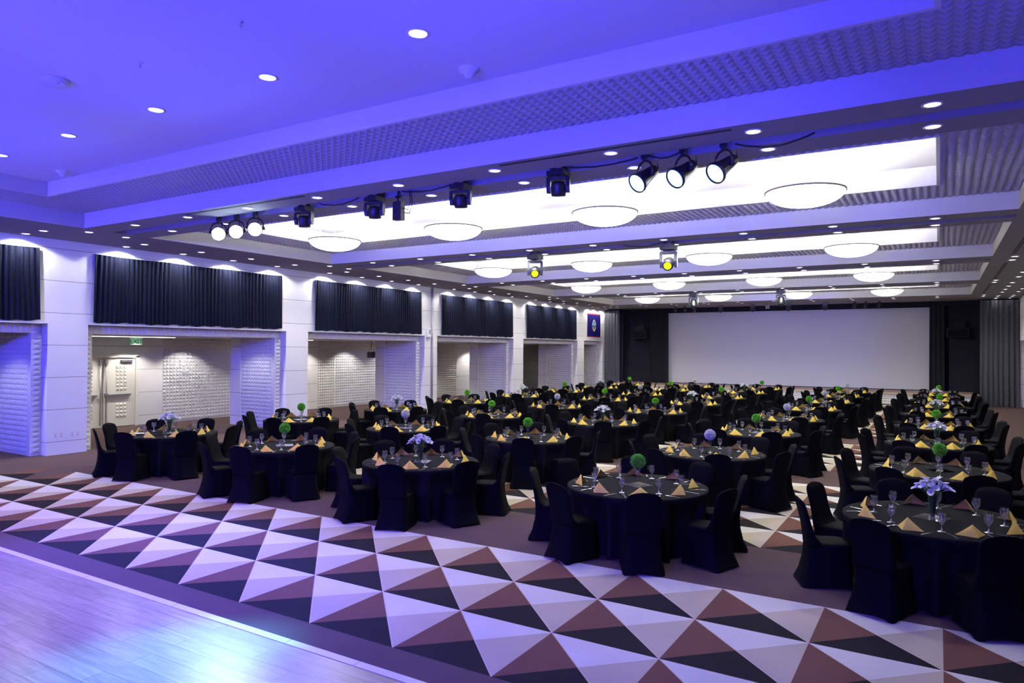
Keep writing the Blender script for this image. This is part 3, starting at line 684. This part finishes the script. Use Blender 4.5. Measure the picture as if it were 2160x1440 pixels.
def napkin_mesh(seed):
    r = random.Random(seed); m = MB(); w, h = .150+r.uniform(-.008, .008), .118+r.uniform(-.008, .010); lean = r.uniform(-.01, .012)
    def sheet(off, hh, ww, curve):
        A = Vector((lean, .012-off, hh)); Fp = Vector((0, -.075+off, .0)); out = []
        for sg in (-1, 1):
            L = Vector((sg*ww, .055-off*.3, .0)); n = 6; vs = []; fs = []
            for i in range(n+1):
                t = i/n; p = A.lerp(Fp, t); q = A.lerp(L, t); q.z = q.z-curve*sin(pi*t)*.4+.0
                for j in range(n+1):
                    s_ = j/n; v = p.lerp(q, s_); bul = curve*sin(pi*t)*sin(pi*s_)
                    v += Vector((0, -1, .5))*bul
                    v.z = max(0.0015, v.z); vs.append(v)
            for i in range(n):
                for j in range(n):
                    a = i*(n+1)+j; fs.append((a, a+1, a+n+2, a+n+1))
            out.append((vs, fs))
        return out
    for off, hh, ww, cv in ((0, h, w, .012), (.007, h-.004, w-.004, .012), (.016, h-.012, w-.014, .010)):
        for vs, fs in sheet(off, hh, ww, cv): m.add(vs, fs, True)
    return m.mesh('napkin', M_napkin)
NAP = [napkin_mesh(s) for s in range(5)]
GPR = [(.038, 0), (.037, .003), (.014, .007), (.007, .013), (.006, .055), (.010, .068), (.026, .085), (.038, .110), (.042, .138), (.041, .165), (.038, .188)]
g = MB(); g.lathe(GPR, 20, cap=False); GL = g.mesh('water_goblet', M_glass)
g = MB(); g.lathe(GPR[5:], 24, cap=False); GB = g.mesh('bowl', M_glass)
g = MB(); g.lathe(GPR[:6], 24, cap=False); GS = g.mesh('stem_and_foot', thin_glass('goblet_foot_glass', (.95, .95, 1), .70, .98, .12))
k = MB(); k.loft([[(-.010, -.002, .001), (.010, -.002, .001), (.010, 0, .004), (-.010, 0, .004)], [(-.011, .10, .001), (.009, .10, .001), (.009, .10, .0035), (-.011, .10, .0035)], [(-.008, .17, .001), (.008, .17, .001), (.008, .17, .003), (-.008, .17, .003)], [(.004, .225, .001), (.008, .225, .001), (.008, .225, .0025), (.004, .225, .0025)]], False); KN = k.mesh('table_knife', M_cut)
f = MB(); f.loft([[(-.008, 0, .001), (.008, 0, .001), (.008, 0, .004), (-.008, 0, .004)], [(-.004, .10, .004), (.004, .10, .004), (.004, .10, .008), (-.004, .10, .008)], [(-.012, .13, .002), (.012, .13, .002), (.012, .13, .005), (-.012, .13, .005)], [(-.012, .15, .001), (.012, .15, .001), (.012, .15, .004), (-.012, .15, .004)]], False)
for q in (-.010, -.0035, .003, .0095): f.box(q-.0018, q+.0018, .15, .20, .002, .005)
FK = f.mesh('table_fork', M_cut)
mr = MB(); mr.box(-.15, .15, -.15, .15, 0, .004); MR = mr.mesh('mirror_tile', M_mirror)

def ball_mesh(name, R, n, leaf, m_, seed):
    r = random.Random(seed); m = MB(); m.lathe([(max(.001, R*.70*sin(pi*k/10)), -R*.70*cos(pi*k/10)) for k in range(11)], 16, cap=False)
    for i in range(n):
        z = 1-2*(i+.5)/n; a = i*2.399963; q = sqrt(1-z*z); d_ = Vector((q*cos(a), q*sin(a), z)); 
        t = d_.cross(Vector((r.uniform(-1, 1), r.uniform(-1, 1), r.uniform(-1, 1)))).normalized(); s_ = d_.cross(t)
        base = d_*R*.66; tip = d_*R*r.uniform(.95, 1.08)+t*leaf*r.uniform(-.3, .6)
        w = leaf*.55; mid = d_*R*r.uniform(.88, .98)
        m.add([base, mid+s_*w+t*leaf*.2, tip+t*leaf*.3, mid-s_*w+t*leaf*.2], [(0, 1, 2), (0, 2, 3)], False)
        m.add([base, mid+t*w-s_*leaf*.2, tip-s_*leaf*.3, mid-t*w-s_*leaf*.2], [(0, 1, 2), (0, 2, 3)], False)
    return m.mesh(name, m_)
BALL_G = ball_mesh('boxwood_ball', .098, 330, .030, M_box, 1); BALL_W = ball_mesh('rose_ball', .094, 260, .034, M_rose, 2)
v = MB(); v.lathe([(.045, 0), (.044, .004), (.014, .012), (.010, .04), (.014, .09), (.022, .15), (.036, .21), (.040, .225)], 20, cap=False); VT = v.mesh('trumpet_vase', M_vase)
v = MB(); v.lathe([(.042, 0), (.042, .006), (.030, .02), (.030, .06), (.036, .14), (.048, .22), (.058, .27)], 20, cap=False); VL = v.mesh('flared_vase', M_vase)
def lily_bloom():
    m = MB(); n = 16; rings = []
    for t in (0, .25, .5, .75, 1):
        ring = []
        for k_ in range(n):
            a = 2*pi*k_/n; R = .006+.029*t**1.7*(1+.45*max(0, cos(a))**3*t); z = .075*t+.022*t*max(0, cos(a))-.012*t*t*(1-max(0, cos(a)))
            ring.append((R*cos(a), R*sin(a), z))
        rings.append(ring)
    m.loft(rings, True, True, False); return m
LB = lily_bloom().mesh('lily_bloom', M_petal)
def lily_layout(seed):
    r = random.Random(seed); out = []
    for i in range(22):
        a = i*2.4+r.uniform(-.2, .2); q = sqrt((i+.4)/22); tilt = .15+1.05*q+r.uniform(-.1, .1)
        P = Vector((.125*q*cos(a), .125*q*sin(a), (.350-.06*q*q)+r.uniform(-.012, .012)))
        out.append((P, Matrix.Rotation(a, 3, 'Z') @ Matrix.Rotation(tilt, 3, 'Y')))
    return out
LLAY = lily_layout(5)
allb = MB(); lb_ = lily_bloom(); stm = MB(); STEMS = []
for P, R in LLAY:
    allb.add([P+R @ Vector(q) for q in lb_.v], lb_.f, True)
    pts = [Vector((P.x*.18, P.y*.18, .015)), Vector((P.x*.25, P.y*.25, .15)), Vector((P.x*.45, P.y*.45, .25)), P]
    stm.tube(pts, .0045, 5); s1 = MB(); s1.tube(pts, .0048, 5); STEMS.append(s1.mesh('stem', M_stem))
ALLB, ALLS = allb.mesh('blooms', M_petal), stm.mesh('stems', M_stem)

SKIP = set()
#SKIP_BEGIN
#SKIP_END
goblet_proto = None
for ci, col in enumerate('ABCDR'):
    for ri, ty in enumerate(ROWY):
        tx = COLX[col]; where = '%s table, %s' % (RN[ri], CN[col]); near = ri < 3
        R = random.Random(ci*100+ri); off = R.uniform(-4, 4)
        kind = CENT[col][ri % 2]
        dec = {'L': 'white lilies', 'G': 'green ball topiary', 'W': 'white rose ball'}[kind]
        tb = empty('banquet_table', (tx, ty, 0), label='round table under floor-length black cloth with %s, %s, %s' % (dec, RN[ri], CN[col]), cat='table', group='round banquet tables under black cloths')
        put('tablecloth', TM[(ci+ri) % 3], tb)
        for k, a in enumerate(ANG):
            at = '%s seat, %s' % (SEAT[k], where)
            th = radians(a+R.uniform(-2.2, 2.2)); key = (col, ri, k)
            rc = 1.075+R.uniform(0, .06); cx, cy = tx+rc*cos(th), ty+rc*sin(th); rz = th+pi/2+radians(R.uniform(-4, 4))
            lab = 'black-covered chair, %s' % at; grp = 'black-covered chairs around the tables'
            if ('c',)+key not in SKIP:
                if ri < 4:
                    if proto_chair is None:
                        proto_chair = empty('banquet_chair', (cx, cy, 0), rz, label=lab, cat='chair', group=grp)
                        put('skirt', SK, proto_chair); put('seat', ST, proto_chair); put('backrest', BK, proto_chair)
                    else: dup(proto_chair, (cx, cy, 0), rz, lab, grp)
                else: put('banquet_chair', CH1, None, (cx, cy, 0), rz, label=lab, cat='chair', group=grp)
            thn = radians(a+R.uniform(-3, 3)); rn = .725+R.uniform(-.02, .02)
            if ('n',)+key not in SKIP:
                put('folded_napkin', NAP[R.randrange(5)], None, (tx+rn*cos(thn), ty+rn*sin(thn), TZ+.001), thn+pi/2+radians(R.uniform(-14, 14)), label='gold folded napkin, %s' % at, cat='napkin', group='gold napkins on the tables')
            tg = radians(a+24+R.uniform(-3, 3)); rg = .575+R.uniform(-.03, .03)
            if ('g',)+key not in SKIP:
                lg = 'clear water goblet, %s' % at; gg = 'water goblets on the tables'; pos = (tx+rg*cos(tg), ty+rg*sin(tg), TZ+.001)
                if ri < 2:
                    if goblet_proto is None:
                        goblet_proto = empty('water_goblet', pos, 0, label=lg, cat='glass', group=gg); put('bowl', GB, goblet_proto); put('stem_and_foot', GS, goblet_proto)
                    else: dup(goblet_proto, pos, 0, lg, gg)
                else: put('water_goblet', GL, None, pos, 0, label=lg, cat='glass', group=gg)
            u = Vector((cos(thn), sin(thn))); tgt = Vector((-u.y, u.x))
            for nm, me, sd, ct in (('table_knife', KN, 1, 'knife'), ('table_fork', FK, -1, 'fork')):
                if ((ct[0] if ct != 'knife' else 'k'),)+key in SKIP: continue
                p = Vector((tx, ty))+u*(.845+R.uniform(-.015, .015))+tgt*sd*(.19+R.uniform(-.012, .012))
                if hypot(p.x-tx, p.y-ty) > .895: p = Vector((tx, ty))+(p-Vector((tx, ty))).normalized()*.895
                put(nm, me, None, (p.x, p.y, TZ+.001), thn+pi/2+radians(R.uniform(-12, 12)), label='silver table %s, %s' % (ct, at), cat=ct, group='table %ss' % ct if ct == 'fork' else 'table knives')
        # centrepiece
        px, py = tx+R.uniform(-.05, .05), ty+R.uniform(-.05, .05)
        put('mirror_tile', MR, None, (px, py, TZ+.001), radians(R.uniform(15, 75)), label='square mirror tile under the %s vase, %s' % ({'L': 'lily', 'G': 'topiary', 'W': 'rose'}[kind], where), cat='mirror', group='mirror tiles under the vases')
        zz = TZ+.006
        if kind == 'L':
            put('flower_vase', VL, None, (px, py, zz), label='tall flared glass vase of lily stems, %s' % where, cat='vase', group='flared glass vases')
            bq = empty('lily_bouquet', (px, py, zz), radians(R.uniform(0, 360)), label='bouquet of white calla lilies, %s' % where, cat='flowers', group='white lily bouquets')
            if near:
                for (P, Rm), sm_ in zip(LLAY, STEMS):
                    put('lily_bloom', LB, bq, M=Matrix.Translation(P) @ Rm.to_4x4()); put('stem', sm_, bq)
            else: put('bloom_head', ALLB, bq); put('stem_bundle', ALLS, bq)
        else:
            put('flower_vase', VT, None, (px, py, zz), label='slim trumpet glass vase under the %s, %s' % ({'G': 'green ball', 'W': 'white ball'}[kind], where), cat='vase', group='trumpet glass vases')
            put('topiary_ball' if kind == 'G' else 'rose_ball', BALL_G if kind == 'G' else BALL_W, None, (px, py, zz+.31), R.uniform(0, 6), label=('round green topiary ball on a glass vase, %s' if kind == 'G' else 'round white rose ball on a glass vase, %s') % where, cat='topiary' if kind == 'G' else 'flowers', group='green topiary balls' if kind == 'G' else 'white rose balls')
b = MB(); b.box(-.15, .15, -.11, .11, 0, .002); b.build('paper_sheet', M_paper, loc=(-6.18, .84, TZ+.002), rz=.7, label='white paper sheet lying on the table nearest the exit door', cat='paper')

# ------------------------------------------------------------------ lights
def spot(loc, tgt, col, e, size, blend=.5, soft=.1):
    L = bpy.data.lights.new('lamp_beam', 'SPOT'); L.energy = e; L.color = col; L.spot_size = radians(size); L.spot_blend = blend; L.shadow_soft_size = soft
    o = bpy.data.objects.new('lamp_beam', L); COL.objects.link(o); o.matrix_world = aim(loc, tgt); return o
def area(loc, tgt, col, e, sx, sy):
    L = bpy.data.lights.new('stage_wash', 'AREA'); L.energy = e; L.color = col; L.shape = 'RECTANGLE'; L.size = sx; L.size_y = sy
    o = bpy.data.objects.new('stage_wash', L); COL.objects.link(o); o.matrix_world = aim(loc, tgt); return o
BLUE = (.05, .04, 1)
# unseen blue spots added at the stage end, standing in for LED wash
for x in (-7.0, -2.0, 3.0, 8.0): spot((x, -12.3, 1.2), (x*.85, 0, 7.0), BLUE, 4900, 46, .6, .3)
# bare blue uplights added at floor level, no fixture, to tint the raised ceiling
for x in (-5.2, -1.6, 2.0, 5.4, 8.2): spot((x, -4.1, .05), (x, -4.3, 5.6), BLUE, 380, 86, .7, .2)
for x in (-5.0, 1.0, 7.0): spot((x, -12.2, 4.0), (x*.8, 16, 4.5), BLUE, 2000, 17, 1, .3)  # unseen level spots added to turn the farther beam faces blue
# two unseen blue spots added to tint the curtain-wall pillars and near carpet
spot((-3, -11.5, 4.4), (-9.5, 1, 3.0), BLUE, 7500, 46, .8, .5)
spot((6, -11.5, 4.4), (2, -1.5, 0), BLUE, 5000, 80, .8, .5)
# the six coloured cans on the near beam
for i, x in enumerate((4.68, 5.19, 5.70)): spot((x-.1, .9, 4.70), (2.6, -4.1, 0), (.10, .55, 1), 3200, 14, .9, .1)
for x in (-4.08, -3.55, -3.0): spot((x+.15, .9, 4.70), (0.5, -4.2, 0), (.06, .08, 1), 2600, 60, .8, .1)
# unseen violet spot added out of view to colour the wood floor
spot((-4, -11, 4.6), (-2, -5.2, 0), (.27, .11, 1), 8500, 75, .9, .4)
spot((2.49, 22.7, 4.5), (.9, 33.3, 3.0), (.15, .12, 1), 650, 62, .8, .1)
# added spots turn the unseen rear wall blue, for reflections in the goblets
for x in (-5.0, 1.0, 7.0): spot((x, -8.5, 4.9), (x, -13, 1.6), BLUE, 2600, 95, .7, .2)
# yellow moving heads
spot((-.97, 8.0, 4.5), (1, 3, .7), (.8, 1, .02), 60, 14, .5, .05)
spot((2.60, 8.0, 4.5), (4.5, 11.7, .7), (.8, 1, .02), 60, 14, .5, .05)
# corridor fittings
for y in (3.4, 5.3, 7.2, 10.6, 12.6, 15.0, 17.6, 19.6, 24.5, 26.5):
    spot((-13.6, y, 2.82), (-13.9, y, 0), (1, .95, .87), 130, 115, .5, .05)
for y, t in ((-.55, 'bay nearest the dance floor'), (3.05, 'bay with the exit door'), (6.6, 'bay with the exit door, stage end'), (10.4, 'third curtain bay'), (12.6, 'third curtain bay, stage end'), (17.6, 'bay past the grey pipe'), (19.2, 'bay past the grey pipe, stage end'), (25.6, 'bay beside the flag')):
    downlight(-10.6, y, 2.86, 'small recess downlight in the %s' % t, 'recess downlights in the bays', True, 70, 130, scale=.6)
for (y0, y1) in ((1.9, 6.0), (8.9, 11.8), (15.8, 18.5), (22.9, 25.4)):
    b = MB(); b.box(-13.05, -12.95, y0, y1, 2.845, 2.859); b.build('trim_%d' % (30+int(y0)), M_cove, kind='structure')

w = bpy.data.worlds.new('room_dark'); sc.world = w; w.use_nodes = True
w.node_tree.nodes['Background'].inputs[0].default_value = (.35, .3, .6, 1); w.node_tree.nodes['Background'].inputs[1].default_value = .02

# ------------------------------------------------------------------ camera
yaw, pitch, roll = .546638726, .0114319347, .00603590303
fw = Vector((-sin(yaw)*cos(pitch), cos(yaw)*cos(pitch), sin(pitch))); r0 = Vector((cos(yaw), sin(yaw), 0)); u0 = r0.cross(fw)
rr = r0*cos(roll)+u0*sin(roll); uu = -r0*sin(roll)+u0*cos(roll)
cam = bpy.data.cameras.new('camera'); co = bpy.data.objects.new('camera', cam); COL.objects.link(co)
Mx = Matrix((rr, uu, -fw)).transposed().to_4x4(); Mx.translation = (7.96904930, -7.59931030, 2.53884923)
co.matrix_world = Mx; cam.sensor_width = 36; cam.sensor_fit = 'HORIZONTAL'; cam.lens = 36*1479.0782/2160; cam.clip_start = .05; cam.clip_end = 200
sc.camera = co
vs = sc.view_settings; vs.view_transform = 'Standard'; vs.look = 'None'; vs.exposure = .02; vs.gamma = 1; vs.use_curve_mapping = False
sc.cycles.max_bounces = 6; sc.cycles.diffuse_bounces = 3; sc.cycles.glossy_bounces = 3; sc.cycles.transparent_max_bounces = 12; sc.cycles.sample_clamp_indirect = 6; sc.cycles.caustics_reflective = False; sc.cycles.caustics_refractive = False
sc.cycles.use_denoising = True; sc.cycles.use_adaptive_sampling = True; sc.cycles.adaptive_threshold = .1; sc.cycles.use_light_tree = False
